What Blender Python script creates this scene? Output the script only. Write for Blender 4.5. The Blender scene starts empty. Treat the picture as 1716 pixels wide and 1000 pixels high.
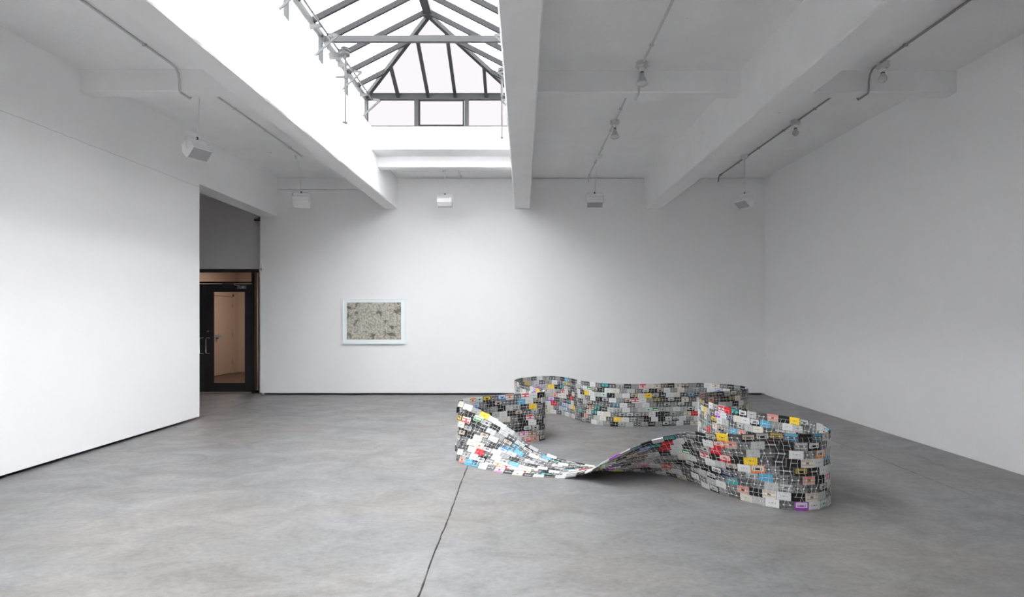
import bpy, bmesh, math, random
from mathutils import Vector, Matrix, noise
from mathutils.bvhtree import BVHTree

scene = bpy.context.scene
C = scene.collection
random.seed(7)
PI = math.pi

# ------------------------------------------------------------------ camera
F, CX, CY, CAMH = 960.0, 876.5, 535.0, 1.43          # focal length in px, vanishing point, eye height
cam_d = bpy.data.cameras.new('camera')
cam = bpy.data.objects.new('camera', cam_d); C.objects.link(cam)
cam.location = (0, 0, CAMH); cam.rotation_euler = (PI / 2, 0, 0)
cam_d.sensor_width = 36; cam_d.lens = F / 1716 * 36
cam_d.shift_x = -(CX - 858) / 1716; cam_d.shift_y = (CY - 500) / 1716
cam_d.clip_start = 0.05
scene.camera = cam
def at(px, py, y):                                    # pixel -> point at distance y
    return Vector(((px - CX) * y / F, y, CAMH - (py - CY) * y / F))
def floor_pt(px, py, z=0.0):
    return at(px, py, (CAMH - z) * F / (py - CY))

# ------------------------------------------------------------------ sky and exposure
w = bpy.data.worlds.new('overcast_sky'); scene.world = w; w.use_nodes = True
bg = w.node_tree.nodes['Background']
bg.inputs[0].default_value = (0.99, 0.99, 1.0, 1); bg.inputs[1].default_value = 14.0
vs = scene.view_settings
vs.view_transform = 'Standard'; vs.look = 'None'; vs.gamma = 1; vs.use_curve_mapping = False
vs.exposure = 0.70
cy = scene.cycles
cy.use_denoising = True; cy.max_bounces = 20; cy.diffuse_bounces = 16; cy.glossy_bounces = 4
cy.transparent_max_bounces = 16; cy.caustics_reflective = False; cy.caustics_refractive = False
cy.sample_clamp_indirect = 8

SX0, SX1, SY0, SY1 = -2.37, -0.164, -2.0, 8.95       # roof opening under the skylight

# ------------------------------------------------------------------ materials
M = {}
def mat(name, col, rough=0.5, metal=0.0, spec=0.5):
    m = bpy.data.materials.new(name); m.use_nodes = True
    b = m.node_tree.nodes['Principled BSDF']
    b.inputs['Base Color'].default_value = (*col, 1); b.inputs['Roughness'].default_value = rough
    b.inputs['Metallic'].default_value = metal; b.inputs['Specular IOR Level'].default_value = spec
    M[name] = m
    return m
def nodes(m): return m.node_tree.nodes, m.node_tree.links, m.node_tree.nodes['Principled BSDF']
def noise_node(nt, scale, detail=4, rough=0.55, vec=None, ln=None):
    n = nt.new('ShaderNodeTexNoise'); n.inputs['Scale'].default_value = scale
    n.inputs['Detail'].default_value = detail; n.inputs['Roughness'].default_value = rough
    if vec is not None: ln.new(vec, n.inputs['Vector'])
    return n
def ramp(nt, ln, src, p0, c0, p1, c1):
    r = nt.new('ShaderNodeValToRGB'); e = r.color_ramp.elements
    e[0].position = p0; e[0].color = (*c0, 1); e[1].position = p1; e[1].color = (*c1, 1)
    ln.new(src, r.inputs[0]); return r
def mixc(nt, ln, fac, a, b, mode='MIX'):
    x = nt.new('ShaderNodeMix'); x.data_type = 'RGBA'; x.blend_type = mode
    if isinstance(fac, (int, float)): x.inputs[0].default_value = fac
    else: ln.new(fac, x.inputs[0])
    for s, i in ((a, 6), (b, 7)):
        if isinstance(s, tuple): x.inputs[i].default_value = (*s, 1)
        else: ln.new(s, x.inputs[i])
    return x.outputs[2]
def paint(name, c0, c1, scale, rough, bump, bscale, pits=False):
    m = mat(name, c0, rough); nt, ln, b = nodes(m)
    tc = nt.new('ShaderNodeTexCoord').outputs['Object']
    n = noise_node(nt, scale, 5, 0.6, tc, ln)
    col = ramp(nt, ln, n.outputs[0], 0.3, c0, 0.7, c1).outputs[0]
    if pits:
        v = nt.new('ShaderNodeTexVoronoi'); v.inputs['Scale'].default_value = 2.3
        v.inputs['Randomness'].default_value = 1; ln.new(tc, v.inputs['Vector'])
        f = ramp(nt, ln, v.outputs['Distance'], 0.018, (1, 1, 1), 0.026, (0, 0, 0)).outputs[0]
        col = mixc(nt, ln, f, col, (0.28, 0.27, 0.26))
    ln.new(col, b.inputs['Base Color'])
    n2 = noise_node(nt, bscale, 6, 0.6, tc, ln)
    bp = nt.new('ShaderNodeBump'); bp.inputs['Strength'].default_value = bump; bp.inputs['Distance'].default_value = 0.01
    ln.new(n2.outputs[0], bp.inputs['Height']); ln.new(bp.outputs[0], b.inputs['Normal'])
    return m
paint('wall_paint', (0.885, 0.885, 0.887), (0.90, 0.90, 0.902), 1.5, 0.65, 0.05, 30)
paint('concrete_paint', (0.83, 0.83, 0.83), (0.88, 0.88, 0.88), 2.2, 0.6, 0.35, 14, True)
paint('corridor_paint', (0.74, 0.73, 0.73), (0.76, 0.75, 0.75), 1.5, 0.7, 0.05, 30)
paint('tan_paint', (0.49, 0.405, 0.345), (0.53, 0.44, 0.375), 1.5, 0.6, 0.05, 30)
mat('kerb_grey', (0.30, 0.30, 0.30), 0.8)
mat('joint_filler', (0.055, 0.05, 0.045), 0.9)
mat('plaster_crack', (0.33, 0.33, 0.33), 0.9)
mat('steel_paint', (0.020, 0.020, 0.021), 0.75, 0, 0.08)
mat('steel_light', (0.045, 0.046, 0.047), 0.7, 0, 0.1)
mat('door_metal', (0.30, 0.30, 0.30), 0.4, 0.5)
mat('operator_paint', (0.07, 0.07, 0.07), 0.6, 0, 0.1)
mat('lamp_white', (0.80, 0.80, 0.80), 0.45)
mat('lamp_lens', (0.42, 0.42, 0.42), 0.25)
mat('bulb_glass', (0.62, 0.62, 0.60), 0.12)
mat('bulb_silver', (0.55, 0.55, 0.55), 0.3, 0.6)
mat('conduit_paint', (0.60, 0.60, 0.60), 0.5)
mat('conduit_grey', (0.32, 0.32, 0.32), 0.5)
mat('black_part', (0.03, 0.03, 0.03), 0.5)
mat('bronze_frame', (0.04, 0.04, 0.042), 0.4, 0.3)
mat('chrome', (0.75, 0.75, 0.75), 0.22, 1.0)
mat('sign_white', (0.8, 0.8, 0.8), 0.5)
mat('frame_white', (0.86, 0.92, 0.94), 0.35)
mat('mat_board', (0.90, 0.95, 0.955), 0.7)
mat('frame_edge', (0.80, 0.85, 0.87), 0.4)
mat('plastic_white', (0.78, 0.78, 0.75), 0.45)
mat('lobby_floor', (0.06, 0.04, 0.028), 0.4)
mat('roof_tar', (0.2, 0.2, 0.2), 0.9)

def glass(name, tint, diff, diffcol, gl=0.06):
    m = bpy.data.materials.new(name); m.use_nodes = True; nt = m.node_tree.nodes; ln = m.node_tree.links
    nt.clear(); o = nt.new('ShaderNodeOutputMaterial')
    t = nt.new('ShaderNodeBsdfTransparent'); t.inputs[0].default_value = (*tint, 1)
    d = nt.new('ShaderNodeBsdfTranslucent'); d.inputs[0].default_value = (*diffcol, 1)
    g = nt.new('ShaderNodeBsdfGlossy'); g.inputs[0].default_value = (1, 1, 1, 1); g.inputs[1].default_value = 0.05
    a = nt.new('ShaderNodeMixShader'); a.inputs[0].default_value = diff
    ln.new(t.outputs[0], a.inputs[1]); ln.new(d.outputs[0], a.inputs[2])
    b = nt.new('ShaderNodeMixShader'); b.inputs[0].default_value = gl
    ln.new(a.outputs[0], b.inputs[1]); ln.new(g.outputs[0], b.inputs[2])
    ln.new(b.outputs[0], o.inputs[0]); M[name] = m
glass('roof_glass', (0.85, 0.855, 0.86), 0.06, (0.8, 0.8, 0.8), 0.02)
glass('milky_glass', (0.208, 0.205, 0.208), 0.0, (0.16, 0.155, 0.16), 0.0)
glass('door_glass', (0.74, 0.70, 0.675), 0.0, (0.5, 0.5, 0.5), 0.04)

def concrete_floor():
    m = mat('polished_concrete', (0.3, 0.3, 0.3), 0.4, 0, 0.42); nt, ln, b = nodes(m)
    tc = nt.new('ShaderNodeTexCoord').outputs['Object']
    mp = nt.new('ShaderNodeMapping'); mp.inputs['Scale'].default_value = (0.8, 1.1, 1); ln.new(tc, mp.inputs[0])
    v = mp.outputs[0]
    big = noise_node(nt, 0.55, 5, 0.6, v, ln); mid = noise_node(nt, 2.6, 8, 0.68, v, ln)
    mid.inputs['Distortion'].default_value = 0.9
    fine = noise_node(nt, 26, 6, 0.7, v, ln); grit = noise_node(nt, 160, 3, 0.6, tc, ln)
    c = ramp(nt, ln, big.outputs[0], 0.32, (0.192, 0.193, 0.196), 0.68, (0.228, 0.231, 0.238)).outputs[0]
    tone = noise_node(nt, 0.8, 3, 0.5, v, ln)                               # patches of browner cement
    tf = ramp(nt, ln, tone.outputs[0], 0.42, (0, 0, 0), 0.60, (1, 1, 1)).outputs[0]
    wm = mixc(nt, ln, 1.0, c, (1.05, 0.99, 0.93), 'MULTIPLY')
    warm = mixc(nt, ln, tf, c, wm)
    f1 = ramp(nt, ln, mid.outputs[0], 0.28, (0.72, 0.715, 0.71), 0.70, (1.14, 1.14, 1.145)).outputs[0]
    c2 = mixc(nt, ln, 1.0, warm, f1, 'MULTIPLY')
    f2 = ramp(nt, ln, fine.outputs[0], 0.3, (0.78, 0.78, 0.78), 0.7, (1.13, 1.13, 1.13)).outputs[0]
    c3 = mixc(nt, ln, 1.0, c2, f2, 'MULTIPLY')
    f3 = ramp(nt, ln, grit.outputs[0], 0.28, (0.82, 0.82, 0.82), 0.5, (1, 1, 1)).outputs[0]
    c4 = mixc(nt, ln, 1.0, c3, f3, 'MULTIPLY')
    ln.new(c4, b.inputs['Base Color'])
    rr = nt.new('ShaderNodeMapRange'); rr.inputs[1].default_value = 0.3; rr.inputs[2].default_value = 0.7
    rr.inputs[3].default_value = 0.46; rr.inputs[4].default_value = 0.36
    ln.new(mid.outputs[0], rr.inputs[0]); ln.new(rr.outputs[0], b.inputs['Roughness'])
    bp = nt.new('ShaderNodeBump'); bp.inputs['Strength'].default_value = 0.12; bp.inputs['Distance'].default_value = 0.01
    ln.new(fine.outputs[0], bp.inputs['Height']); ln.new(bp.outputs[0], b.inputs['Normal'])
concrete_floor()

def print_material():
    m = mat('landscape_print', (0.5, 0.5, 0.45), 0.5); nt, ln, b = nodes(m)
    tc = nt.new('ShaderNodeTexCoord').outputs['Object']
    n1 = noise_node(nt, 24, 8, 0.8, tc, ln); n2 = noise_node(nt, 4.5, 3, 0.5, tc, ln)
    n3 = noise_node(nt, 7.5, 3, 0.55, tc, ln); n3.inputs['Distortion'].default_value = 0.5
    base = mixc(nt, ln, n2.outputs[0], (0.50, 0.44, 0.34), (0.58, 0.60, 0.56))
    sp = ramp(nt, ln, n1.outputs[0], 0.40, (0.40, 0.39, 0.36), 0.56, (1.10, 1.10, 1.08)).outputs[0]
    c = mixc(nt, ln, 1.0, base, sp, 'MULTIPLY')
    bl = ramp(nt, ln, n3.outputs[0], 0.37, (0.85, 0.85, 0.85), 0.45, (0, 0, 0)).outputs[0]
    c2 = mixc(nt, ln, bl, c, (0.10, 0.10, 0.095))
    ln.new(c2, b.inputs['Base Color'])
print_material()

# ------------------------------------------------------------------ mesh helpers
class MB:
    def __init__(s): s.v = []; s.f = []; s.m = []
    def poly(s, pts, faces, mi=0, mx=None):
        k = len(s.v)
        s.v += [tuple(mx @ Vector(p)) if mx else tuple(p) for p in pts]
        for f in faces: s.f.append([i + k for i in f]); s.m.append(mi)
        return s
    def box(s, x0, x1, y0, y1, z0, z1, mi=0, mx=None):
        return s.poly([(x0,y0,z0),(x1,y0,z0),(x1,y1,z0),(x0,y1,z0),(x0,y0,z1),(x1,y0,z1),(x1,y1,z1),(x0,y1,z1)],
               [(0,3,2,1),(4,5,6,7),(0,1,5,4),(1,2,6,5),(2,3,7,6),(3,0,4,7)], mi, mx)
    def tube(s, pts, r, n=8, mi=0, mx=None, cap=True):
        pts = [Vector(p) for p in pts]; rings = []
        rs = r if isinstance(r, (list, tuple)) else [r] * len(pts)
        up = None
        V = []; Fc = []
        for i, p in enumerate(pts):
            t = (pts[min(i+1, len(pts)-1)] - pts[max(i-1, 0)]).normalized()
            if up is None: up = t.orthogonal().normalized()
            a = (up - t * up.dot(t)).normalized(); up = a; b = t.cross(a)
            for k in range(n):
                an = 2*PI*k/n; V.append(p + (a*math.cos(an) + b*math.sin(an)) * rs[i])
        for i in range(len(pts)-1):
            for k in range(n):
                Fc.append((i*n+k, i*n+(k+1) % n, (i+1)*n+(k+1) % n, (i+1)*n+k))
        if cap: Fc.append(tuple(range(n))[::-1]); Fc.append(tuple((len(pts)-1)*n+k for k in range(n)))
        return s.poly(V, Fc, mi, mx)
    def bar(s, a, b, wd, ht, mi=0, up=(0,0,1)):               # rectangular bar between two points
        a, b = Vector(a), Vector(b); t = (b-a).normalized()
        if abs(t.dot(Vector(up))) > 0.99: up = (0, 1, 0)
        x = t.cross(Vector(up)).normalized(); y = x.cross(t)
        P = []
        for p in (a, b):
            for sx, sy in ((-1,-1),(1,-1),(1,1),(-1,1)): P.append(p + x*sx*wd/2 + y*sy*ht/2)
        return s.poly(P, [(0,1,2,3),(7,6,5,4),(0,4,5,1),(1,5,6,2),(2,6,7,3),(3,7,4,0)], mi)
    def lathe(s, prof, n=20, mi=0, mx=None):                   # (radius, z) profile about z
        V = []; Fc = []
        for r, z in prof:
            for k in range(n): V.append((r*math.cos(2*PI*k/n), r*math.sin(2*PI*k/n), z))
        for i in range(len(prof)-1):
            for k in range(n): Fc.append((i*n+k, i*n+(k+1) % n, (i+1)*n+(k+1) % n, (i+1)*n+k))
        Fc.append(tuple(range(n))[::-1]); Fc.append(tuple((len(prof)-1)*n+k for k in range(n)))
        return s.poly(V, Fc, mi, mx)
    def mesh(s, name, mats):
        me = bpy.data.meshes.new(name); me.from_pydata(s.v, [], s.f)
        for m in mats: me.materials.append(M[m] if isinstance(m, str) else m)
        me.polygons.foreach_set('material_index', s.m); me.validate(); me.update()
        bm = bmesh.new(); bm.from_mesh(me); bmesh.ops.recalc_face_normals(bm, faces=bm.faces); bm.to_mesh(me); bm.free()
        return me
    def build(s, name, mats, parent=None, smooth=False, bevel=0, loc=None):
        if isinstance(mats, str): mats = [mats]
        o = bpy.data.objects.new(name, s.mesh(name, mats)); C.objects.link(o)
        if loc is not None: o.location = loc
        if parent: o.parent = parent
        if smooth:
            for p in o.data.polygons: p.use_smooth = True
            o.data.set_sharp_from_angle(angle=math.radians(40))
        if bevel:
            b = o.modifiers.new('bevel', 'BEVEL'); b.width = bevel; b.segments = 2; b.limit_method = 'ANGLE'
        return o
def empty(name, loc=(0,0,0), rz=0):
    o = bpy.data.objects.new(name, None); C.objects.link(o); o.location = loc; o.rotation_euler.z = rz
    o.empty_display_size = 0.1
    return o
def tag(o, label, cat, group=None):
    o['label'] = label; o['category'] = cat
    if group: o['group'] = group
    return o
def struct(o): o['kind'] = 'structure'; return o
def link_copy(o, parent, loc=None):
    c = o.copy(); C.objects.link(c); c.parent = parent
    if loc is not None: c.location = loc
    return c

# ------------------------------------------------------------------ room shell
XL, XR, YB, YF = -4.66, 4.58, 10.85, -4.0
XO = -4.98                                            # outer face of the left wall
CZ, BZ, SL = 4.108, 3.521, 0.0104                     # ceiling, beam soffit at the back wall, fall of the roof per metre
def zs(z, y): return z - SL * (YB - y)

# floor: a bed with poured slabs, open joints between them
fl = struct(MB().box(-10.6, 4.9, YF - 0.3, 15.9, -0.30, -0.012).build('floor', 'joint_filler'))
def slab(x0, x1, y0, y1, seed):
    n = 260; mb = MB(); V = []; Fc = []
    def wob(y, s): return 0.008 * noise.noise((y * 1.3, 0, 0)) + 0.005 * noise.noise((y * 9, s, 3)) + 0.005 * noise.noise((y * 31, s, 7))
    for i in range(n + 1):
        y = y0 + (y1 - y0) * i / n
        a, b = x0 + wob(y, seed * 5.1), x1 + wob(y, seed * 5.1 + 2.2)
        V += [(a, y, -0.0115), (a, y, -0.004), (a + 0.004, y, 0), (b - 0.004, y, 0), (b, y, -0.004), (b, y, -0.0115)]
    for i in range(n):
        for k in range(5): Fc.append((i*6+k, i*6+k+1, (i+1)*6+k+1, (i+1)*6+k))
    Fc += [tuple(range(6)), tuple(n*6+k for k in range(6))]
    return mb.poly(V, Fc).build('concrete_slab', 'polished_concrete', fl)
for k, (a, b) in enumerate(((-10.6, -4.753), (-4.747, -0.5435), (-0.5365, 3.648), (3.653, 4.9))):
    slab(a, b, YF - 0.3, 11.17, k + 1)
MB().box(-10.6, -4.6, 11.178, 15.9, -0.0115, 0.0).build('lobby_floor', 'lobby_floor', fl)

# ceiling slab with the opening of the skylight
def sloped_box(mb, x0, x1, y0, y1, z0, z1, mi=0):
    return mb.poly([(x0,y0,zs(z0,y0)),(x1,y0,zs(z0,y0)),(x1,y1,zs(z0,y1)),(x0,y1,zs(z0,y1)),
                    (x0,y0,z1),(x1,y0,z1),(x1,y1,z1),(x0,y1,z1)],
                   [(0,3,2,1),(4,5,6,7),(0,1,5,4),(1,2,6,5),(2,3,7,6),(3,0,4,7)], mi)
c = MB()
for x0, x1, y0, y1 in ((-5.2, SX0-0.1, YF-0.3, YB+0.3), (SX1+0.1, 4.9, YF-0.3, YB+0.3), (SX0, SX1, SY1, YB+0.3), (SX0, SX1, YF-0.3, SY0)):
    sloped_box(c, x0, x1, y0, y1, CZ, 4.36)
ceil = struct(c.build('ceiling', 'concrete_paint'))
# roof kerb around the opening
k = MB()
k.box(SX0-0.25, SX0, SY0-0.2, SY1+0.2, 4.36, 4.44); k.box(SX1, SX1+0.25, SY0-0.2, SY1+0.2, 4.36, 4.44)
k.box(SX0, SX1, SY1, SY1+0.2, 4.36, 4.44); k.box(SX0, SX1, SY0-0.2, SY0, 4.36, 4.44)
k.build('skylight_kerb', 'concrete_paint', ceil)

def rough_beam(x0, x1, y0, y1, zb, zt, seed, axis='y', chip=0.006, top_slope=False):
    """painted concrete beam with slightly uneven, chipped arrises"""
    n = int((y1 - y0 if axis == 'y' else x1 - x0) / 0.06); V = []; Fc = []
    for i in range(n + 1):
        t = i / n
        def j(s): return chip * (0.5*noise.noise((t*n*0.06*2, seed*7.7+s, 0)) + 0.9*max(0, noise.noise((t*n*0.06*9, seed*3.1+s, 5))-0.15))
        if axis == 'y':
            y = y0 + (y1-y0)*t; b = zs(zb, y); tt = zt
            V += [(x0, y, tt), (x0, y, b+0.012+j(1)), (x0+0.012+j(2), y, b), (x1-0.012-j(3), y, b), (x1, y, b+0.012+j(4)), (x1, y, tt)]
        else:
            x = x0 + (x1-x0)*t; b = zs(zb, y0)
            V += [(x, y0, zt), (x, y0, b+0.01+j(1)), (x, y0+0.01+j(2), b), (x, y1-0.01-j(3), b), (x, y1, b+0.01+j(4)), (x, y1, zt)]
    for i in range(n):
        for q in range(6): Fc.append((i*6+q, i*6+(q+1) % 6, (i+1)*6+(q+1) % 6, (i+1)*6+q))
    Fc += [tuple(range(6)), tuple(n*6+q for q in range(6))]
    return MB().poly(V, Fc)
BEAMS = ((-2.616, SX0, 4.36), (SX1, 0.13, 4.36), (2.30, 2.616, 4.2))
for i, (x0, x1, zt) in enumerate(BEAMS):
    rough_beam(x0, x1, YF, YB, BZ, zt, i+1, chip=0.02 if i == 0 else 0.009).build('beam', 'concrete_paint', ceil)
for i, (x0, x1, y) in enumerate(((XL, -2.616, 6.02), (0.13, 2.30, 6.05), (2.616, XR, 6.05),
                                 (XL, -2.616, 1.2), (0.13, 2.30, 1.2), (2.616, XR, 1.2))):
    rough_beam(x0, x1, y, y+0.165, zs(3.876, y)+SL*(YB-y), 4.2, i+11, 'x').build('cross_beam', 'concrete_paint', ceil)
rough_beam(SX0, SX1, 9.36, 9.53, 3.93, 4.2, 30, 'x').build('cross_beam', 'concrete_paint', ceil)

# walls
wl = MB()
wl.box(XO, XL, YF, 8.25, 0.035, 4.2)                                   # main plane
wl.box(XO, XL, 8.25, YB, 3.38, 4.2)                                    # lintel over the opening
wl = struct(wl.build('wall_left', 'wall_paint'))
MB().box(XO+0.03, XL-0.14, YF, 8.11, 0, 0.036).build('wall_foot', 'kerb_grey', wl)
cr = []                                                                 # crack where the upper plaster meets the board
for i in range(300):
    y = 3.0 + 5.27 * i / 299
    cr.append((XL, y, 3.295 + 0.012*(y-5.1) + 0.006*noise.noise((y*3, 0, 0)) + 0.006*noise.noise((y*11, 0, 4))))
MB().tube(cr, 0.0016, 4).build('plaster_crack', 'plaster_crack', wl)

wb = MB()
wb.box(XO, -2.616, YB, YB+0.06, 0.035, 3.885); wb.box(XO, -2.616, YB-0.004, YB+0.06, 3.895, 4.2)
wb.box(-2.616, 4.75, YB, YB+0.06, 0.035, CZ-0.010)
wb = struct(wb.build('wall_back', 'wall_paint'))
MB().box(XO+0.02, 4.75, YB+0.16, YB+0.3, 0.0, 4.2).build('wall_core', 'kerb_grey', wb)
struct(MB().box(XR, XR+0.3, YF, YB+0.3, 0.004, 4.2).build('wall_right', 'wall_paint'))
struct(MB().box(-10.6, 4.9, YF-0.3, YF, 0, 4.36).build('wall_front', 'wall_paint'))

# corridor behind the opening, and the wall over the doors
YD = 11.2
wc = MB()
wc.box(-9.3, XO, YD-0.04, YD+0.10, 2.405, 4.1)                         # wall above the storefront
wc.box(-9.3, -7.25, YD-0.04, YD+0.10, 0.0, 2.405)
wc.box(-9.4, -9.3, 7.0, YD+0.1, 0, 4.1); wc.box(-9.4, XO, 6.9, 7.0, 0, 4.1)
wc.box(-9.4, XO, 6.9, YD+0.1, 3.8, 4.1)
struct(wc.build('wall_corridor', 'corridor_paint'))
struct(MB().box(XO, XO+0.05, YB+0.06, YD+0.06, 0, 4.1).box(-5.16, XO, YD-0.04, YD+0.1, 0, 2.405).build('wall_return', 'wall_paint'))
# lobby behind the glass doors
wv = MB()
wv.box(-7.87, -7.77, YD+0.1, 15.6, 0, 2.9); wv.box(-7.87, -4.6, 15.6, 15.7, 0, 2.9)
wv.box(-4.7, -4.6, YD+0.1, 15.6, 0, 2.9); wv.box(-7.87, -4.6, YD+0.1, 15.7, 2.9, 3.0)
struct(wv.build('wall_lobby', 'tan_paint'))
ll = bpy.data.lights.new('lobby_ceiling_lamp_offscreen', 'AREA'); ll.size = 0.5; ll.energy = 60; ll.color = (1.0, 0.90, 0.82)
lo = bpy.data.objects.new('lobby_ceiling_lamp_offscreen', ll); C.objects.link(lo); lo.location = (-6.2, 13.4, 2.85)

d2 = struct(empty('door_2', (-7.77, 14.83, 0)))
MB().box(0.003, 0.02, -0.452, 0.422, 0.012, 2.022).build('door_panel', 'tan_paint', d2)
MB().box(0, 0.03, -0.53, -0.465, 0, 2.1).box(0, 0.03, 0.435, 0.5, 0, 2.1).box(0, 0.03, -0.53, 0.5, 2.035, 2.1).build('door_frame', 'tan_paint', d2)
MB().lathe([(0.012,0),(0.012,0.03),(0.028,0.04),(0.03,0.06),(0.015,0.07)], 14, 0, Matrix.Translation((0.02,-0.39,0.96)) @ Matrix.Rotation(PI/2,4,'Y')).build('knob', 'black_part', d2, True)
for z in (0.28, 1.02, 1.80): MB().box(0.0, 0.035, 0.428, 0.442, z-0.05, z+0.05).build('hinge', 'door_metal', d2)

# storefront doors
def sx(px): return (px - CX) * YD / F
def sz(py): return CAMH - (py - CY) * YD / F
d1 = struct(empty('door_1', (sx(346), YD, 0)))
ox = sx(346)
def dbox(mb, x0, x1, z0, z1, y0=-0.03, y1=0.03): return mb.box(x0-ox, x1-ox, y0, y1, z0, z1)
L0, L1, J1, S1 = -7.09, sx(346), sx(423.3), sx(436)
f = MB()
dbox(f, -7.25, S1, 2.345, 2.41, -0.05, 0.05); dbox(f, J1, sx(428.6), 0, 2.345, -0.05, 0.05)
dbox(f, -7.25, L0-0.004, 0, 2.345, -0.05, 0.05); dbox(f, L0, J1, 2.13, 2.165, -0.04, 0.04)
dbox(f, sx(428.6), S1, 0, 0.05, -0.04, 0.04); dbox(f, sx(434.5), S1, 0.05, 2.345, -0.04, 0.04)
f.build('door_frame', 'bronze_frame', d1)
dbox(MB(), L0, J1, 2.165, 2.345, -0.006, 0.006).build('transom_pane', 'door_glass', d1)
dbox(MB(), sx(428.6), sx(434.5), 0.05, 2.345, -0.006, 0.006).build('sidelight_pane', 'door_glass', d1)
def leaf(x0, x1, flip):
    lf = MB(); st = 0.14
    dbox(lf, x0, x0+st, 0.012, 2.12, -0.022, 0.022); dbox(lf, x1-st, x1, 0.012, 2.12, -0.022, 0.022)
    dbox(lf, x0+st, x1-st, sz(489), 2.12, -0.022, 0.022); dbox(lf, x0+st, x1-st, 0.012, sz(641), -0.022, 0.022)
    lf = lf.build('door_leaf', 'bronze_frame', d1)
    dbox(MB(), x0+st, x1-st, sz(641), sz(489), -0.005, 0.005).build('pane', 'door_glass', lf)
    hx = (sx(348.3) if not flip else sx(337.6)) - ox; q = 1
    z0, z1 = sz(592), sz(566)
    pts = [(hx+0.075*q, -0.02, z0), (hx+0.07*q, -0.06, z0), (hx+0.02*q, -0.068, z0), (hx, -0.07, z0+0.02), (hx, -0.07, z1-0.02), (hx+0.02*q, -0.068, z1), (hx+0.07*q, -0.06, z1), (hx+0.075*q, -0.02, z1)]
    MB().tube(pts, 0.011, 10).build('handle', 'chrome', lf, True)
    if not flip:
        MB().lathe([(0.02,0),(0.02,0.008),(0.012,0.012)], 14, 0, Matrix.Translation((sx(350)-ox, -0.022, sz(555))) @ Matrix.Rotation(PI/2,4,'X')).build('lock_cylinder', 'chrome', lf, True)
        cl = MB(); cl.box(sx(405)-ox-0.05, sx(405)-ox+0.1, -0.075, -0.022, sz(484), sz(479))
        cl.tube([(sx(405)-ox, -0.05, sz(479.5)), (sx(399)-ox, -0.13, sz(478)), (sx(396)-ox, -0.10, sz(476)), (sx(374)-ox, -0.03, sz(475.4))], 0.009, 6)
        cl.build('door_closer', 'door_metal', lf)
        for z in (sz(494), sz(563)): MB().box(x1-ox-0.012, x1-ox+0.012, -0.04, -0.022, z-0.06, z+0.06).build('hinge', 'steel_paint', lf)
        dbox(MB(), sx(360), sx(371), sz(565), sz(560), -0.009, -0.006).build('push_sign', 'sign_white', lf)
        tcu = bpy.data.curves.new('pull', 'FONT'); tcu.body = 'PULL'; tcu.size = 0.058; tcu.align_x = 'CENTER'
        to = bpy.data.objects.new('tmp', tcu); C.objects.link(to)
        me = bpy.data.meshes.new_from_object(to.evaluated_get(bpy.context.evaluated_depsgraph_get()))
        bpy.data.objects.remove(to)
        so = bpy.data.objects.new('lettering', me); C.objects.link(so); me.materials.clear(); me.materials.append(M['black_part'])
        so.parent = lf; so.location = (sx(365.5)-ox, -0.0105, sz(564.2)); so.rotation_euler = (PI/2, 0, 0)
leaf(L1+0.003, J1-0.003, False); leaf(L0, L1-0.003, True)

# ------------------------------------------------------------------ skylight: glazed hip lantern
W = struct(empty('window_1', ((SX0+SX1)/2, 5, 4.44)))
def wp(v): return Vector(v) - W.location
ex0, ex1, EY, EZ, RZ = -2.47, -0.07, 9.0, 4.90, 5.53
RX = (ex0 + ex1) / 2; hw = (ex1 - ex0) / 2; EYF = SY0 - 0.05
RY1, RY0 = EY - 1.28, EYF + 1.28
def Wbar(name, a, b, wd, ht, m='steel_paint'):
    return MB().bar(wp(a), wp(b), wd, ht).build(name, m, W)
def Wquad(name, pts, m, th=0.006):
    P = [wp(p) for p in pts]; n = (P[1]-P[0]).cross(P[2]-P[0]).normalized()*th; k = len(P)
    return MB().poly(P + [p+n for p in P], [tuple(range(k)), tuple(range(2*k-1, k-1, -1))] + [(i, (i+1) % k, (i+1) % k+k, i+k) for i in range(k)]).build(name, m, W)
# eave rails, ridge, hips
Wbar('eave_rail', (ex0, EYF, EZ), (ex0, EY, EZ), 0.05, 0.07, 'steel_light'); Wbar('eave_rail', (ex1, EYF, EZ), (ex1, EY, EZ), 0.05, 0.07, 'steel_light')
Wbar('eave_rail', (ex0, EY, EZ+0.025), (ex1, EY, EZ+0.025), 0.05, 0.10, 'steel_light'); Wbar('eave_rail', (ex0, EYF, EZ+0.025), (ex1, EYF, EZ+0.025), 0.05, 0.10, 'steel_light')
Wbar('sill_rail', (ex0, EYF, 4.455), (ex0, EY, 4.455), 0.05, 0.03, 'steel_light'); Wbar('sill_rail', (ex1, EYF, 4.455), (ex1, EY, 4.455), 0.05, 0.03, 'steel_light')
Wbar('sill_rail', (ex0, EY, 4.45), (ex1, EY, 4.45), 0.05, 0.03, 'steel_light'); Wbar('sill_rail', (ex0, EYF, 4.45), (ex1, EYF, 4.45), 0.05, 0.03, 'steel_light')
Wbar('ridge_beam', (RX, RY0, RZ), (RX, RY1, RZ), 0.11, 0.09)
for x in (ex0, ex1):
    Wbar('hip_rafter', (x, EY, EZ+0.02), (RX, RY1, RZ), 0.05, 0.07); Wbar('hip_rafter', (x, EYF, EZ+0.02), (RX, RY0, RZ), 0.05, 0.07)
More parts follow.
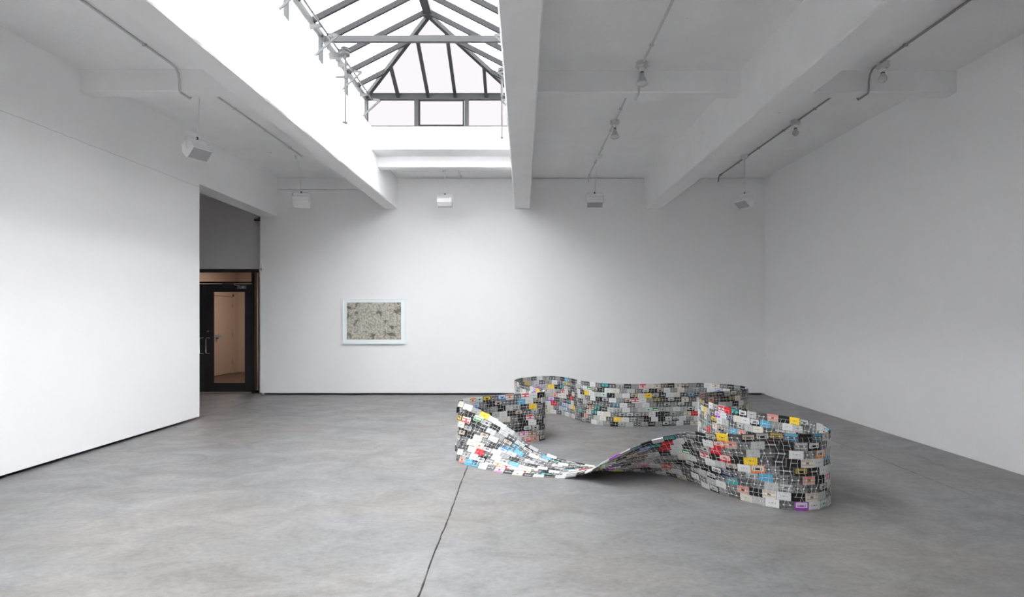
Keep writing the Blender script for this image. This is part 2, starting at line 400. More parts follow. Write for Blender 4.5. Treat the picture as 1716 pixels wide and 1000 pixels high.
# jack rafters of the hip ends and the panes between
bx = [ex0, -1.958, -1.488, -1.064, -0.58, ex1]
def roofz_end(y, e, s): return EZ + 0.02 + (RZ-EZ-0.02) * abs(e-y)/1.28
for (e, ry, s) in ((EY, RY1, -1), (EYF, RY0, 1)):
    def hip_y(x): return e + s*1.28*(1-abs(x-RX)/hw)
    for x in bx[1:-1]:
        y = hip_y(x); Wbar('jack_rafter', (x, e, EZ+0.02), (x, y, roofz_end(y, e, s)), 0.045, 0.06)
    for a, b in zip(bx[:-1], bx[1:]):
        P = [(a, e, EZ+0.06), (b, e, EZ+0.06)]
        if b != ex1: P.append((b, hip_y(b), roofz_end(hip_y(b), e, s)+0.04))
        if a < RX < b: P.append((RX, ry, RZ+0.04))
        if a != ex0: P.append((a, hip_y(a), roofz_end(hip_y(a), e, s)+0.04))
        Wquad('pane', P, 'milky_glass')
# side rafters with a pane between each pair
ys = []; y = EY - 0.455
while y > EYF + 0.2: ys.append(y); y -= 0.4625
for (x, s) in ((ex0, 1), (ex1, -1)):
    def hitx(y):
        d = min(1.28, EY-y, y-EYF)
        return x + s*hw*d/1.28, EZ+0.02+(RZ-EZ-0.02)*d/1.28
    for y in ys:
        hx, hz = hitx(y); Wbar('rafter', (x, y, EZ+0.02), (hx, y, hz), 0.04, 0.065)
    yy = [EY] + ys + [EYF]
    for a, b in zip(yy[:-1], yy[1:]):
        P = [(x, a, EZ+0.06), (x, b, EZ+0.06)]
        hb, zb_ = hitx(b); ha, za = hitx(a)
        if b != EYF: P.append((hb, b, zb_+0.04))
        for k in (RY1, RY0):
            if b < k < a: P.append((RX, k, RZ+0.04))
        if a != EY: P.append((ha, a, za+0.04))
        Wquad('pane', P, 'roof_glass')
for y in (7.1, 3.4, -0.3): Wbar('tie_bar', (ex0, y, EZ), (ex1, y, EZ), 0.05, 0.075, 'steel_light')
# upright windows of the lantern
for x in (ex0, -1.672, -0.885, ex1):
    for yy_ in (EY, EYF): Wbar('post', (x, yy_, 4.44), (x, yy_, EZ), 0.062, 0.06, 'steel_light')
for a, b in ((ex0, -1.672), (-1.672, -0.885), (-0.885, ex1)):
    for yy_ in (EY, EYF): Wquad('pane', [(a, yy_+0.01, 4.45), (b, yy_+0.01, 4.45), (b, yy_+0.01, EZ), (a, yy_+0.01, EZ)], 'milky_glass')
for a, b in ((-1.672+0.05, -0.885-0.05),):
    f = MB(); 
    for p, q in (((a, 4.47), (a, EZ-0.04)), ((b, 4.47), (b, EZ-0.04)), ((a, 4.47), (b, 4.47)), ((a, EZ-0.04), (b, EZ-0.04))):
        f.bar(wp((p[0], EY-0.02, p[1])), wp((q[0], EY-0.02, q[1])), 0.02, 0.02, 0, (0, 1, 0))
    f.build('sash', 'steel_paint', W)
yp = EY; posts = []
while yp > EYF + 0.3: posts.append(yp); yp -= 1.01
for x, s in ((ex0, 1), (ex1, -1)):
    for y in posts[1:]: Wbar('post', (x, y, 4.44), (x, y, EZ), 0.05, 0.06, 'steel_light')
    yy = posts + [EYF]
    for a, b in zip(yy[:-1], yy[1:]): Wquad('pane', [(x-0.01, a, 4.45), (x-0.01, b, 4.45), (x-0.01, b, EZ), (x-0.01, a, EZ)], 'roof_glass')
    # torque tube, lever arms and crank gear that open these windows
    xt = x + s*0.13
    op = MB(); op.tube([wp((xt, EYF+0.2, EZ-0.06)), wp((xt, EY-0.1, EZ-0.06))], 0.014, 8)
    op.build('torque_tube', 'operator_paint', W, True)
    for y in posts[:-1]:
        yb = y - 0.12
        lv = MB(); lv.bar(wp((xt, yb, EZ-0.06)), wp((xt+s*0.14, yb-0.06, EZ-0.10)), 0.02, 0.03)
        lv.bar(wp((xt+s*0.14, yb-0.06, EZ-0.10)), wp((x+s*0.0, yb-0.06, EZ-0.34)), 0.016, 0.025)
        lv.build('lever_arm', 'operator_paint', W)
        br = MB(); br.bar(wp((x, y-0.35, EZ-0.09)), wp((xt, y-0.35, EZ-0.07)), 0.03, 0.04); br.build('bracket', 'operator_paint', W)
    gy = 7.30 if s > 0 else 7.9
    gx = xt + s*0.06
    gb = MB().tube([wp((gx-0.06, gy, EZ-0.08)), wp((gx+0.06, gy, EZ-0.08))], 0.055, 12)
    gb.lathe([(0.045,-0.05),(0.06,-0.05),(0.06,-0.03),(0.045,-0.03),(0.045,-0.01),(0.06,-0.01),(0.06,0.01),(0.045,0.01),(0.045,0.03),(0.055,0.03)], 14, 0, Matrix.Translation(wp((gx+s*0.03, gy-0.05, EZ-0.07))))
    gb.bar(wp((x, gy, EZ-0.12)), wp((gx, gy, EZ-0.10)), 0.05, 0.07)
    gb.build('crank_gear', 'operator_paint', W, True)
    zlow = EZ - 0.98
    rd = MB().tube([wp((gx+s*0.03, gy-0.04, EZ-0.10)), wp((gx+s*0.03, gy-0.04, EZ-0.42))], 0.016, 8)
    rd.tube([wp((gx+s*0.03, gy-0.04, EZ-0.40)), wp((x+s*0.10, gy-0.04, EZ-0.40))], 0.016, 8)
    rd.tube([wp((gx+s*0.03, gy-0.04, EZ-0.40)), wp((gx+s*0.03, gy-0.04, zlow))], 0.009, 8)
    rd.tube([wp((gx+s*0.03, gy-0.04, zlow)), wp((gx+s*0.03, gy-0.12, zlow-0.02))], 0.014, 8)
    rd.tube([wp((gx+s*0.03, gy-0.01, zlow+0.01)), wp((gx+s*0.03, gy-0.04, zlow))], 0.018, 8)
    rd.build('crank_rod', 'operator_paint', W, True)

# ------------------------------------------------------------------ the sculpture: one long twisted band of tape cassettes
HH = 0.57
def solve(e1px, e2px, far=True, z1=0.0, h=HH):
    """first edge on the floor (or at z1), second edge along its pixel ray at band width h"""
    e1 = floor_pt(*e1px, z1); best = None
    lo, hi = (e1.y, e1.y + 0.62) if far else (e1.y - 0.62, e1.y)
    for i in range(400):
        y = lo + (hi-lo)*i/399; p = at(*e2px, y); d = abs((p-e1).length - h)
        if p.z >= -0.001 and (best is None or d < best[0]): best = (d, p)
    return e1, best[1]
ctrl = []                                                # (E1, E2): the two long edges of the band
ctrl.append((Vector((-0.695, 5.95, 0.0)), Vector((-0.672, 6.06, 0.575))))
ctrl.append((floor_pt(768, 773), at(778, 674, 6.0)))
for a, b in (((793, 781.5), (822, 696)), ((825, 789), (858, 721)), ((863, 796), (897, 751)), ((900, 800), (935, 768))):
    e1, e2 = solve(a, b, True); ctrl.append((e1, e2))
ctrl.append((floor_pt(935, 800.5, 0.005), Vector((0.53, 5.62, 0.02))))
ctrl.append((at(975, 793, 5.09), Vector((0.675, 5.50, 0.012))))
ctrl.append((at(996, 784, 4.99), Vector((0.765, 5.42, 0.012))))
for a, b in (((1029, 789.5), (1013, 772)), ((1060, 790.5), (1040, 758.5)), ((1099, 793.8), (1080, 740.8)), ((1130, 799.5), (1115, 731)),
             ((1155, 806.5), (1147, 724)), ((1188, 820), (1186, 726)), ((1220, 831), (1219, 727)), ((1250, 839.7), (1250, 727.3))):
    e2, e1 = solve(a, b, False); ctrl.append((e1, e2))
plan = [(1.90, 4.345), (2.05, 4.285), (2.20, 4.30), (2.33, 4.385), (2.415, 4.53), (2.445, 4.71), (2.415, 4.91), (2.31, 5.10), (2.165, 5.26),
        (2.02, 5.54), (1.925, 5.95), (1.955, 6.36), (2.08, 6.66), (2.27, 6.79), (2.47, 6.86), (2.68, 6.98), (2.81, 7.16), (2.83, 7.34),
        (2.76, 7.51), (2.65, 7.62), (2.50, 7.70), (2.31, 7.73), (2.04, 7.70), (1.75, 7.64), (1.447, 7.60), (1.16, 7.65), (0.94, 7.83),
        (0.80, 8.06), (0.70, 8.32), (0.58, 8.55), (0.44, 8.67), (0.28, 8.67), (0.10, 8.54), (-0.05, 8.32), (-0.115, 8.05), (-0.05, 7.72),
        (0.065, 7.42), (0.20, 7.07), (0.255, 6.90), (0.235, 6.77), (0.14, 6.70), (-0.02, 6.64), (-0.18, 6.55), (-0.35, 6.44), (-0.50, 6.32), (-0.63, 6.16)]
for x, y in plan: ctrl.append((Vector((x, y, HH + 0.004)), Vector((x, y, 0.004))))
e1, e2 = ctrl[0]; ctrl.append((e2.copy(), e1.copy()))                    # the half twist: the edges have swapped on return

def catmull(P, n):
    out = []
    T = [0.0]
    for i in range(1, len(P)): T.append(T[-1] + max(1e-4, ((P[i][0]+P[i][1])/2 - (P[i-1][0]+P[i-1][1])/2).length ** 0.5))
    def pt(q, i):
        if i < 0: return P[0][q]*2 - P[1][q]
        if i >= len(P): return P[-1][q]*2 - P[-2][q]
        return P[i][q]
    def tt(i):
        if i < 0: return 2*T[0]-T[1]
        if i >= len(T): return 2*T[-1]-T[-2]
        return T[i]
    for i in range(len(P)-1):
        t0, t1, t2, t3 = tt(i-1), tt(i), tt(i+1), tt(i+2)
        for k in range(n):
            t = t1 + (t2-t1)*k/n; res = []
            for q in (0, 1):
                p0, p1, p2, p3 = pt(q,i-1), pt(q,i), pt(q,i+1), pt(q,i+2)
                a1 = p0*((t1-t)/(t1-t0))+p1*((t-t0)/(t1-t0)); a2 = p1*((t2-t)/(t2-t1))+p2*((t-t1)/(t2-t1)); a3 = p2*((t3-t)/(t3-t2))+p3*((t-t2)/(t3-t2))
                b1 = a1*((t2-t)/(t2-t0))+a2*((t-t0)/(t2-t0)); b2 = a2*((t3-t)/(t3-t1))+a3*((t-t1)/(t3-t1))
                v = b1*((t2-t)/(t2-t1))+b2*((t-t1)/(t2-t1)); res.append(v)
            out.append(tuple(res))
    out.append((P[-1][0], P[-1][1])); return out
strip = catmull(ctrl, 10)
ROWS = 9; SHING = 0.35
SC = empty('cassette_sculpture', (0.9, 6.4, 0))
tag(SC, 'long looping band of colourful tape cassettes wired together, twisting over on the concrete floor', 'sculpture')
off = SC.location.copy()

# cassette designs: (shell, label, window, style)
def cmat(name, col, rough=0.35, clear=0.0):
    m = mat(name, col, 0.5 if not clear else 0.35, 0, 0.22)
    if clear:
        nt, ln, b = nodes(m)
        tc = nt.new('ShaderNodeTexCoord').outputs['Object']
        n = noise_node(nt, 55, 3, 0.6, tc, ln)
        r = ramp(nt, ln, n.outputs[0], 0.38, tuple(x*0.45 for x in col), 0.62, tuple(min(1, x*1.35) for x in col)); ln.new(r.outputs[0], b.inputs['Base Color'])
        b.inputs['Alpha'].default_value = 1 - clear
    return name
cmat('shell_white', (0.67, 0.68, 0.685)); cmat('shell_black', (0.012, 0.012, 0.013)); cmat('shell_charcoal', (0.05, 0.05, 0.055))
cmat('shell_grey', (0.25, 0.255, 0.255)); cmat('shell_cream', (0.66, 0.63, 0.55)); cmat('shell_beige', (0.50, 0.42, 0.34))
cmat('shell_pale', (0.44, 0.455, 0.45)); cmat('shell_clear', (0.27, 0.27, 0.28), 0.15, 0.25); cmat('shell_smoke', (0.13, 0.13, 0.135), 0.15, 0.2)
for n, c_ in (('red', (0.62, 0.02, 0.03)), ('orange', (0.80, 0.22, 0.06)), ('yellow', (0.85, 0.58, 0.03)), ('lemon', (0.80, 0.80, 0.15)),
             ('teal', (0.03, 0.42, 0.42)), ('blue', (0.03, 0.16, 0.50)), ('sky', (0.10, 0.36, 0.55)), ('green', (0.22, 0.55, 0.20)), ('forest', (0.02, 0.22, 0.04)),
             ('pink', (0.75, 0.15, 0.38)), ('purple', (0.35, 0.04, 0.50)), ('brown', (0.28, 0.12, 0.06)), ('coral', (0.75, 0.22, 0.20)), ('gold', (0.42, 0.30, 0.08)),
             ('mint', (0.55, 0.72, 0.68)), ('navy', (0.03, 0.03, 0.12))):
    cmat('tape_' + n, c_)
mat('hub_white', (0.66, 0.66, 0.65), 0.4); mat('reel_dark', (0.075, 0.072, 0.07), 0.3)
CW, CH_, CT = 0.0985, 0.0612, 0.0088
def cassette_mesh(shell, label, window, style):
    mats = [shell, label or shell, window, 'hub_white', 'shell_black']
    mb = MB(); x, y, t = CW/2, CH_/2, CT/2; cc = 0.003
    # shell outline with clipped corners, extruded
    pr = [(-x+cc,-y),(x-cc,-y),(x,-y+cc),(x,y-cc),(x-cc,y),(-x+cc,y),(-x,y-cc),(-x,-y+cc)]
    mb.poly([(a,b,-t) for a,b in pr]+[(a,b,t) for a,b in pr], [tuple(range(8))[::-1], tuple(range(8,16))]+[(i,(i+1)%8,(i+1)%8+8,i+8) for i in range(8)])
    def quad(x0,x1,y0,y1,z,mi):
        for s in (1,-1):
            mb.poly([(x0,y0,s*z),(x1,y0,s*z),(x1,y1,s*z),(x0,y1,s*z)], [(0,1,2,3) if s>0 else (3,2,1,0)], mi)
    def disc(cx, cy_, r, z, mi, n=6):
        for s in (1,-1):
            P=[(cx+r*math.cos(2*PI*k/n+0.3), cy_+r*math.sin(2*PI*k/n+0.3), s*z) for k in range(n)]
            mb.poly(P, [tuple(range(n)) if s>0 else tuple(range(n))[::-1]], mi)
    if style == 'plain':                      # solid shell, small window slot and holes
        disc(-0.021, 0.002, 0.0048, t+0.0006, 4); disc(0.021, 0.002, 0.0048, t+0.0006, 4)
        quad(-0.008, 0.008, -0.001, 0.005, t+0.0006, 2); quad(-0.03, 0.03, -y+0.004, -y+0.0055, t+0.0006, 2)
    elif style == 'label':                    # label over most of the face with a long window
        quad(-0.043, 0.043, -0.013, 0.027, t+0.0005, 1); quad(-0.031, 0.031, -0.006, 0.010, t+0.0009, 2)
        disc(-0.021, 0.002, 0.0055, t+0.0013, 3); disc(0.021, 0.002, 0.0055, t+0.0013, 3)
        quad(-0.036, 0.036, 0.017, 0.0185, t+0.0009, 4)
    elif style == 'band':                     # label in two bands, shell shows between
        quad(-0.044, 0.044, 0.011, 0.028, t+0.0005, 1); quad(-0.044, 0.044, -0.016, -0.007, t+0.0005, 1)
        quad(-0.012, 0.012, -0.005, 0.008, t+0.0006, 2); disc(-0.021, 0.002, 0.006, t+0.0009, 3); disc(0.021, 0.002, 0.006, t+0.0009, 3)
    elif style == 'reels':                    # see-through shell with the two tape reels
        disc(-0.024, 0.002, 0.0205, t+0.0004, 2, 8); disc(0.024, 0.002, 0.0165, t+0.0004, 2, 8)
        disc(-0.022, 0.002, 0.0075, t+0.0009, 3); disc(0.022, 0.002, 0.0075, t+0.0009, 3)
        quad(-0.038, 0.038, -y+0.003, -y+0.009, t+0.0006, 1)
    return mb, mats
DES = [  # weight, shell, label, window, style
    (17, 'shell_white', None, 'shell_black', 'plain'), (11, 'shell_pale', None, 'shell_black', 'plain'), (6, 'shell_grey', None, 'shell_black', 'plain'),
    (10, 'shell_black', None, 'shell_charcoal', 'plain'), (6, 'shell_charcoal', 'shell_black', 'shell_grey', 'band'),
    (17, 'shell_clear', 'shell_grey', 'reel_dark', 'reels'), (14, 'shell_smoke', 'shell_grey', 'reel_dark', 'reels'),
    (7, 'shell_clear', 'shell_pale', 'shell_black', 'band'), (5, 'shell_black', 'shell_white', 'shell_black', 'label'), (5, 'shell_black', 'shell_beige', 'shell_black', 'label'),
    (4, 'shell_charcoal', 'shell_pale', 'shell_black', 'label'), (4, 'shell_cream', 'shell_beige', 'shell_black', 'band'), (4, 'shell_cream', None, 'shell_charcoal', 'plain'),
    (4, 'shell_white', 'tape_red', 'shell_black', 'band'), (2, 'tape_red', 'shell_cream', 'tape_red', 'label'), (2, 'tape_red', None, 'shell_black', 'plain'),
    (2, 'shell_white', 'tape_orange', 'shell_black', 'band'), (1, 'tape_orange', 'shell_cream', 'shell_black', 'label'), (3, 'tape_yellow', None, 'shell_black', 'plain'),
    (1, 'shell_black', 'tape_yellow', 'shell_black', 'label'), (1, 'tape_lemon', 'shell_white', 'tape_lemon', 'label'), (2, 'shell_black', 'tape_teal', 'shell_black', 'label'),
    (1, 'tape_teal', 'shell_grey', 'tape_teal', 'label'), (2, 'tape_blue', 'shell_white', 'tape_blue', 'label'), (2, 'tape_sky', None, 'shell_white', 'plain'),
    (2, 'shell_smoke', 'tape_sky', 'shell_black', 'band'), (1, 'tape_green', 'shell_pale', 'tape_green', 'label'), (1, 'shell_white', 'tape_forest', 'shell_white', 'label'),
    (1, 'tape_pink', 'shell_white', 'tape_pink', 'label'), (1, 'shell_white', 'tape_pink', 'shell_black', 'band'), (1, 'tape_purple', 'shell_white', 'tape_purple', 'label'),
    (1, 'shell_beige', 'tape_brown', 'shell_black', 'band'), (2, 'shell_beige', 'tape_coral', 'shell_black', 'band'), (1, 'shell_black', 'tape_gold', 'shell_black', 'label'),
    (1, 'shell_pale', 'tape_mint', 'shell_black', 'band'), (1, 'tape_navy', 'shell_grey', 'shell_black', 'band')]
proto = [cassette_mesh(*d[1:]) for d in DES]; pmesh = [mb.mesh('cassette', mats) for mb, mats in proto]
wts = [d[0] if k < 13 else d[0]*0.68 for k, d in enumerate(DES)]

bv = []; bf = []
for a, b in strip: bv += [a, b]
for i in range(len(strip)-1): bf.append((2*i, 2*i+1, 2*i+3, 2*i+2))
tree = BVHTree.FromPolygons([tuple(v) for v in bv], bf)
camp = Vector((0, 0, CAMH))
rng = random.Random(21)
places = []; grid = []                                                   # (matrix, design), tie points per row
for r in range(ROWS):
    f = (r + 0.5) / ROWS
    L = [b.lerp(a, f) for a, b in strip]; U = [(a - b).normalized() for a, b in strip]
    S = [0.0]
    for i in range(1, len(L)): S.append(S[-1] + (L[i]-L[i-1]).length)
    n = max(1, round(S[-1] / 0.1008)); pitch = S[-1] / n
    def sample(s):
        s = max(0.0, min(S[-1]-1e-6, s)); lo, hi = 0, len(S)-1
        while hi - lo > 1:
            m_ = (lo+hi)//2
            if S[m_] <= s: lo = m_
            else: hi = m_
        t = (s-S[lo]) / max(1e-9, S[hi]-S[lo]); return L[lo].lerp(L[hi], t), U[lo].lerp(U[hi], t).normalized()
    ofs = (0.5 if r % 2 else 0.0) + rng.uniform(-0.12, 0.12)
    pts = []
    for k in range(n):
        s = (k + 0.5 + ofs) * pitch
        if s > S[-1]: s -= S[-1]
        p, u = sample(s); q, _ = sample(s + 0.03); q0, _ = sample(s - 0.03)
        t = (q - q0).normalized(); nn = t.cross(u).normalized(); u2 = nn.cross(t)
        u2 = (u2 + u*0.6).normalized(); t = (t - u2*t.dot(u2)).normalized(); nn = t.cross(u2)
        j = Matrix.Rotation(rng.uniform(-0.035, 0.035), 3, 'Y') @ Matrix.Rotation(rng.uniform(-0.06, 0.06), 3, 'X') @ Matrix.Rotation(rng.uniform(-0.012, 0.012), 3, 'Z')
        R3 = Matrix((t, u2, nn)).transposed() @ j @ Matrix.Rotation(SHING * max(0.0, 0.93 - abs(u2.z)), 3, 'X')
        p = p + nn * rng.uniform(-0.002, 0.002)
        m4 = Matrix.Translation(p) @ R3.to_4x4()
        d = rng.choices(range(len(DES)), wts)[0]
        while pts and d == last and rng.random() < 0.9: d = rng.choices(range(len(DES)), wts)[0]
        last = d
        vdir = camp - p; dist = vdir.length; vdir.normalize()
        vis = 0
        for ox_ in (-0.35, 0.35):
            for oy in (-0.35, 0.35):
                q = m4 @ Vector((ox_*CW, oy*CH_, 0)); e = (camp-q).normalized()
                if tree.ray_cast(q + e*0.03, e)[0] is None: vis += 1
        area = abs((m4.to_3x3() @ Vector((0,0,1))).dot(vdir)) / dist**2 * vis
        places.append((area, len(places), m4, d)); pts.append((s, m4))
    pts.sort(key=lambda z: z[0]); grid.append((pts, S[-1]))
order = sorted(places, key=lambda z: -z[0])
TO = Matrix.Translation(-off)
for area, i, m4, d in order[:300]:
    o = bpy.data.objects.new('cassette', pmesh[d]); C.objects.link(o); o.parent = SC; o.matrix_local = TO @ m4
allm = []; big = MB()
for area, i, m4, d in order[300:]:
    mb, mats = proto[d]; idx = []
    for m in mats:
        if m not in allm: allm.append(m)
        idx.append(allm.index(m))
    k = len(big.v); mm = TO @ m4
    big.v += [tuple(mm @ Vector(v)) for v in mb.v]
    big.f += [[q + k for q in fc] for fc in mb.f]; big.m += [idx[q] for q in mb.m]
me = bpy.data.meshes.new('cassette_rest'); me.from_pydata(big.v, [], big.f)
for m in allm: me.materials.append(M[m])
me.polygons.foreach_set('material_index', big.m); me.update()
o = bpy.data.objects.new('more_cassettes', me); C.objects.link(o); o.parent = SC; o['kind'] = 'stuff'

# clear plastic ties threaded through the reel holes, on both faces
mat('tie_plastic', (0.74, 0.74, 0.70), 0.3)
tw = MB(); tl = MB()
for pts, ln_ in grid:
    for s in (1, -1):
        zz = s * (CT/2 + 0.0018)
        run = []
        for _, m4 in pts:
            run += [TO @ m4 @ Vector((-0.021, 0.002, zz)), TO @ m4 @ Vector((0.021, 0.002, zz))]
        for a, b in zip(run[:-1], run[1:]):
            if (a-b).length < 0.12 and rng.random() < 0.85: tw.tube([a, b], 0.0012, 3, cap=False)
for r in range(ROWS - 1):
    up = [q[1] for q in grid[r+1][0]]
    holes = [m4 @ Vector((h, 0.002, 0)) for m4 in up for h in (-0.021, 0.021)]
    hm = [m4 for m4 in up for h in (0, 1)]
    for _, m4 in grid[r][0]:
        for h in (-0.021, 0.021):
            a = m4 @ Vector((h, 0.002, 0)); best = min(range(len(holes)), key=lambda k: (holes[k]-a).length_squared); b = holes[best]
            if (a-b).length > 0.11: continue
            na = (m4.to_3x3() @ Vector((0,0,1))); nb = (hm[best].to_3x3() @ Vector((0,0,1)))
            for s in (1, -1):
                zz = s*(CT/2 + 0.0022)
                mid = (a+b)/2 + (na+nb)/2*zz*1.5 + Vector((rng.uniform(-.006,.006), 0, rng.uniform(-.006,.006)))
                tw.tube([TO @ (a + na*zz), TO @ mid, TO @ (b + nb*zz)], 0.0013, 3, cap=False)
for area, i, m4, d in places:                                            # loose tie ends sticking out
    if rng.random() < 0.75:
        s = rng.choice((1, -1)); h = rng.choice((-0.021, 0.021))
        a = m4 @ Vector((h, 0.002, s*CT/2)); b = m4 @ Vector((h + rng.uniform(-.018, .018), 0.002 + rng.uniform(-.018, .018), s*(CT/2 + rng.uniform(0.012, 0.03))))
        if b.z > 0.002: tl.tube([TO @ a, TO @ b], 0.0009, 3, cap=False)
for nm, mb in (('wire_tie', tw), ('wire_tie_end', tl)):
    me = bpy.data.meshes.new(nm); me.from_pydata(mb.v, [], mb.f); me.materials.append(M['tie_plastic']); me.update()
    o = bpy.data.objects.new(nm, me); C.objects.link(o); o.parent = SC; o['kind'] = 'stuff'

# ------------------------------------------------------------------ framed print
pf = empty('framed_print', (-2.815, YB, 0.965))
tag(pf, 'white framed print of a pale speckled rocky surface hung on the back wall', 'framed print')
hwf, hf = 0.6, 0.862
MB().box(-hwf+0.004, hwf-0.004, -0.033, 0.0, 0.004, hf-0.004).build('frame_back', 'frame_edge', pf)
fr = MB()
for b in ((-hwf, hwf, 0, 0.03), (-hwf, hwf, hf-0.03, hf), (-hwf, -hwf+0.03, 0.03, hf-0.03), (hwf-0.03, hwf, 0.03, hf-0.03)):
    fr.box(b[0], b[1], -0.045, -0.034, b[2], b[3])
fr.build('frame', 'frame_white', pf)
MB().box(-hwf+0.03, hwf-0.03, -0.038, -0.034, 0.03, hf-0.03).build('mat_board', 'mat_board', pf)
MB().box(-0.512, 0.512, -0.0395, -0.0375, 0.085, 0.785).build('print', 'landscape_print', pf)

# ------------------------------------------------------------------ lamps
def canopy_z(y): return zs(CZ, y)
def wall_washer(x, y, zbot, yaw, pitch, label, stem_dx=0.0):
    zc = canopy_z(y)
    t = tag(empty('pendant_floodlight', (x, y, zc)), label, 'pendant light', 'pendant floodlights hung from the ceiling')
    MB().lathe([(0.065, 0), (0.065, -0.012), (0.052, -0.03), (0.052, -0.052), (0.03, -0.06), (0.02, -0.075)], 18).build('canopy', 'lamp_white', t, True)
    hc = zbot - zc + 0.095                                              # centre of the head below the ceiling
    MB().tube([(0, 0, -0.06), (stem_dx, 0, hc+0.14)], 0.009, 8).build('stem', 'lamp_white', t, True)
    R = Matrix.Translation((stem_dx, 0, hc)) @ Matrix.Rotation(yaw, 4, 'Z')
    yk = [(-0.137, 0, -0.005), (-0.137, 0, 0.115), (-0.12, 0, 0.135), (0.12, 0, 0.135), (0.137, 0, 0.115), (0.137, 0, -0.005)]
    MB().tube(yk, 0.008, 6, 0, R).build('yoke', 'lamp_white', t, True)
    MB().lathe([(0.012, 0.125), (0.012, 0.15)], 10, 0, R).build('swivel', 'black_part', t)
    H = R @ Matrix.Rotation(pitch, 4, 'X')                              # local +y is the beam
    prof = [(-0.085, -0.035), (-0.085, 0.035), (-0.02, 0.085), (0.085, 0.085), (0.085, 0.075), (-0.02, 0.075), (-0.02, -0.075), (0.085, -0.075), (0.085, -0.085), (-0.02, -0.085)]
    hs = MB(); wv_ = 0.128
    n = len(prof)
    hs.poly([(-wv_, a, b) for a, b in prof] + [(wv_, a, b) for a, b in prof], [(i, (i+1) % n, (i+1) % n+n, i+n) for i in range(n)], 0, H)
    side = [(-0.085, -0.035), (-0.085, 0.035), (-0.02, 0.085), (0.085, 0.085), (0.085, -0.085), (-0.02, -0.085)]
    for s in (-1, 1):
        hs.poly([(s*wv_, a, b) for a, b in side] + [(s*(wv_-0.006), a, b) for a, b in side], [tuple(range(6)), tuple(range(6, 12))] + [(i, (i+1) % 6, (i+1) % 6+6, i+6) for i in range(6)], 0, H)
    hs.build('housing', 'lamp_white', t)
    MB().box(-wv_+0.007, wv_-0.007, 0.058, 0.064, -0.074, 0.074, 0, H).build('lens', 'lamp_lens', t)
    for s in (-1, 1): MB().lathe([(0.014, 0), (0.014, 0.012)], 10, 0, H @ Matrix.Translation((s*wv_, 0, 0)) @ Matrix.Rotation(s*PI/2, 4, 'Y')).build('pivot_knob', 'lamp_white', t)
RAD = math.radians
wall_washer(-3.70, 6.56, 3.27, RAD(246), RAD(-46), 'white pendant floodlight facing down by the crossbeam, beside the left wall', -0.03)
wall_washer(-3.66, 9.35, 3.27, RAD(8), RAD(-14), 'white pendant floodlight seen from behind in the bay with the entrance', 0.04)
wall_washer(-1.39, 10.2, 3.43, 0, RAD(-8), 'bright white pendant floodlight hanging below the end of the skylight')
wall_washer(1.222, 9.3, 3.25, RAD(178), RAD(-62), 'white pendant floodlight facing down, hung from the conduit with two reflector bulbs', -0.06)
wall_washer(3.60, 9.3, 3.25, RAD(112), RAD(-50), 'white pendant floodlight tilted down near the corner with the right wall')

def bulb_lamp(x, y, kind, label):
    zc = canopy_z(y)
    t = tag(empty('ceiling_bulb', (x, y, zc)), label, 'ceiling lamp', 'bare bulbs on ceiling boxes')
    MB().lathe([(0.06, 0), (0.06, -0.035), (0.066, -0.037), (0.066, -0.045), (0.045, -0.06)], 8).build('junction_box', 'conduit_paint', t)
    MB().lathe([(0.028, -0.055), (0.030, -0.085), (0.022, -0.10)], 14).build('socket', 'lamp_white', t, True)
    MB().lathe([(0.019, -0.098), (0.019, -0.112)], 12).build('socket_ring', 'black_part', t)
    if kind == 'reflector':
        MB().lathe([(0.018, -0.11), (0.024, -0.14), (0.046, -0.185), (0.060, -0.215)], 20).build('bulb', 'bulb_silver', t, True)
        MB().lathe([(0.060, -0.215), (0.058, -0.226), (0.045, -0.236), (0.02, -0.241), (0.004, -0.242)], 20).build('bulb_lens', 'bulb_glass', t, True)
    else:
        MB().lathe([(0.016, -0.11), (0.022, -0.125), (0.036, -0.145), (0.041, -0.165), (0.037, -0.185), (0.022, -0.20), (0.004, -0.206)], 20).build('bulb', 'bulb_glass', t, True)
bulb_lamp(1.215, 5.85, 'reflector', 'grey reflector bulb on the ceiling just before the crossbeam')
bulb_lamp(1.222, 7.62, 'reflector', 'grey reflector bulb on the ceiling between the crossbeam and the pendant floodlight')
bulb_lamp(3.68, 5.86, 'globe', 'round bare bulb on the ceiling before the crossbeam near the right wall')
bulb_lamp(3.625, 7.62, 'globe', 'small bare bulb behind the crossbeam in the bay along the right wall')

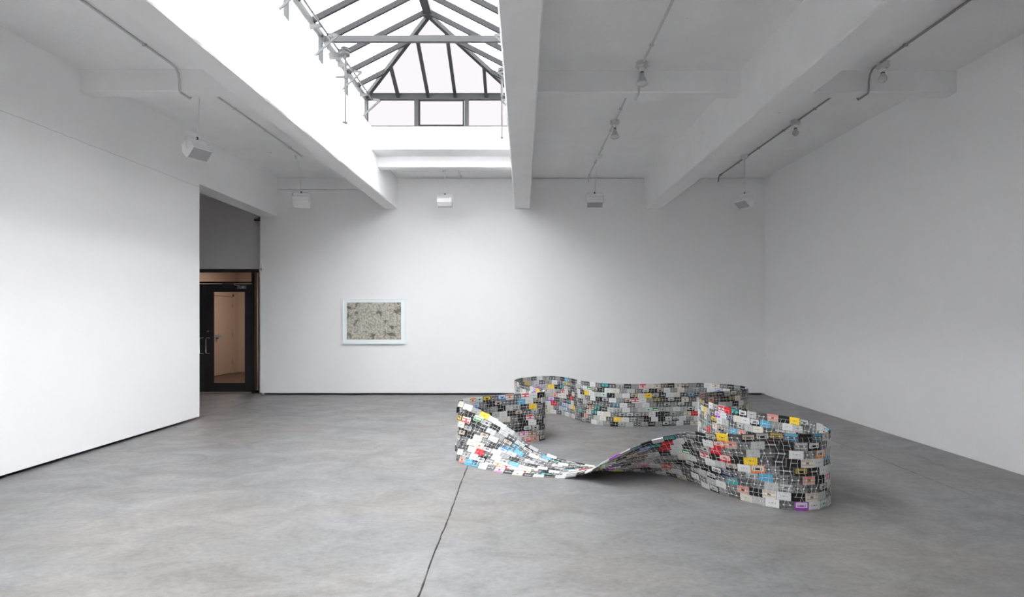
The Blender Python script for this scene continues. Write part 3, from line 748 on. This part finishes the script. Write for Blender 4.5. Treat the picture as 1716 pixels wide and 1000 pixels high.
# conduits along the ceiling, stepping down under the crossbeams
def conduit(x, ya, yb, label, m='conduit_paint', dip=None, tail=True):
    t = tag(empty('conduit', (x, yb, canopy_z(yb))), label, 'conduit', 'electrical conduits on the ceiling')
    o = t.location; r = 0.011
    def P(y, d=0.013, dx=0.0): return Vector((x+dx, y, zs(CZ, y)-d)) - o
    if dip:
        y0, y1 = dip; zb = zs(3.876, y0) - 0.013
        pts = [P(ya), P(y0-0.16), P(y0-0.09, 0.02), P(y0-0.04, 0.06), Vector((x, y0-0.02, zs(CZ, y0)-0.12)) - o, Vector((x, y0-0.015, zb+0.02)) - o, Vector((x, y0, zb)) - o, Vector((x, y1, zb)) - o, Vector((x, y1+0.02, zb+0.02)) - o, Vector((x, y1+0.03, canopy_z(y1)-0.05)) - o, P(y1+0.08)]
        pts += [P(yb)]
    else: pts = [P(ya), P(yb)]
    if tail: pts += [P(yb+0.05, 0.03), P(yb+0.06, 0.12, -0.01)]
    MB().tube(pts, r, 8).build('pipe', m, t, True)
    y = ya + 0.9
    while y < yb:
        if not dip or abs(y - dip[0]) > 0.3:
            MB().box(-0.02, 0.02, y-0.006-o.y, y+0.006-o.y, zs(CZ, y)-0.0255-o.z, zs(CZ, y)-o.z).build('clip', m, t)
        y += 0.85
conduit(-3.60, 2.0, 9.30, 'grey conduit along the ceiling of the bay beside the left wall, bending under the crossbeam', 'conduit_paint', (6.02, 6.185), False)
conduit(1.222, 2.0, 10.6, 'white painted conduit linking the two reflector bulbs', 'conduit_paint', (6.05, 6.215))
conduit(3.64, 2.0, 10.6, 'grey conduit along the ceiling of the bay beside the right wall', 'conduit_grey', (6.05, 6.215))
conduit(-1.16, 9.75, 10.75, 'short white conduit on the ceiling beyond the end of the skylight', 'conduit_paint', None, False)

# small devices
t = tag(empty('motion_sensor', tuple(at(439.5, 455, YB))), 'small white plastic sensor box on the wall edge beside the entrance', 'sensor')
MB().box(-0.035, 0.035, -0.05, 0, 0.0, 0.13).build('housing', 'plastic_white', t, bevel=0.012)
MB().box(-0.02, 0.02, -0.056, -0.05, 0.02, 0.06).build('lens', 'lamp_lens', t)
t = tag(empty('security_camera', (-5.02, 10.95, 3.38)), 'tiny black camera under the lintel at the corner of the entrance', 'camera')
MB().box(-0.03, 0.03, -0.03, 0.03, -0.02, 0.0).build('mount', 'black_part', t)
MB().tube([(0.02, 0, -0.045), (-0.10, -0.04, -0.055)], 0.022, 12).build('body', 'black_part', t, True)
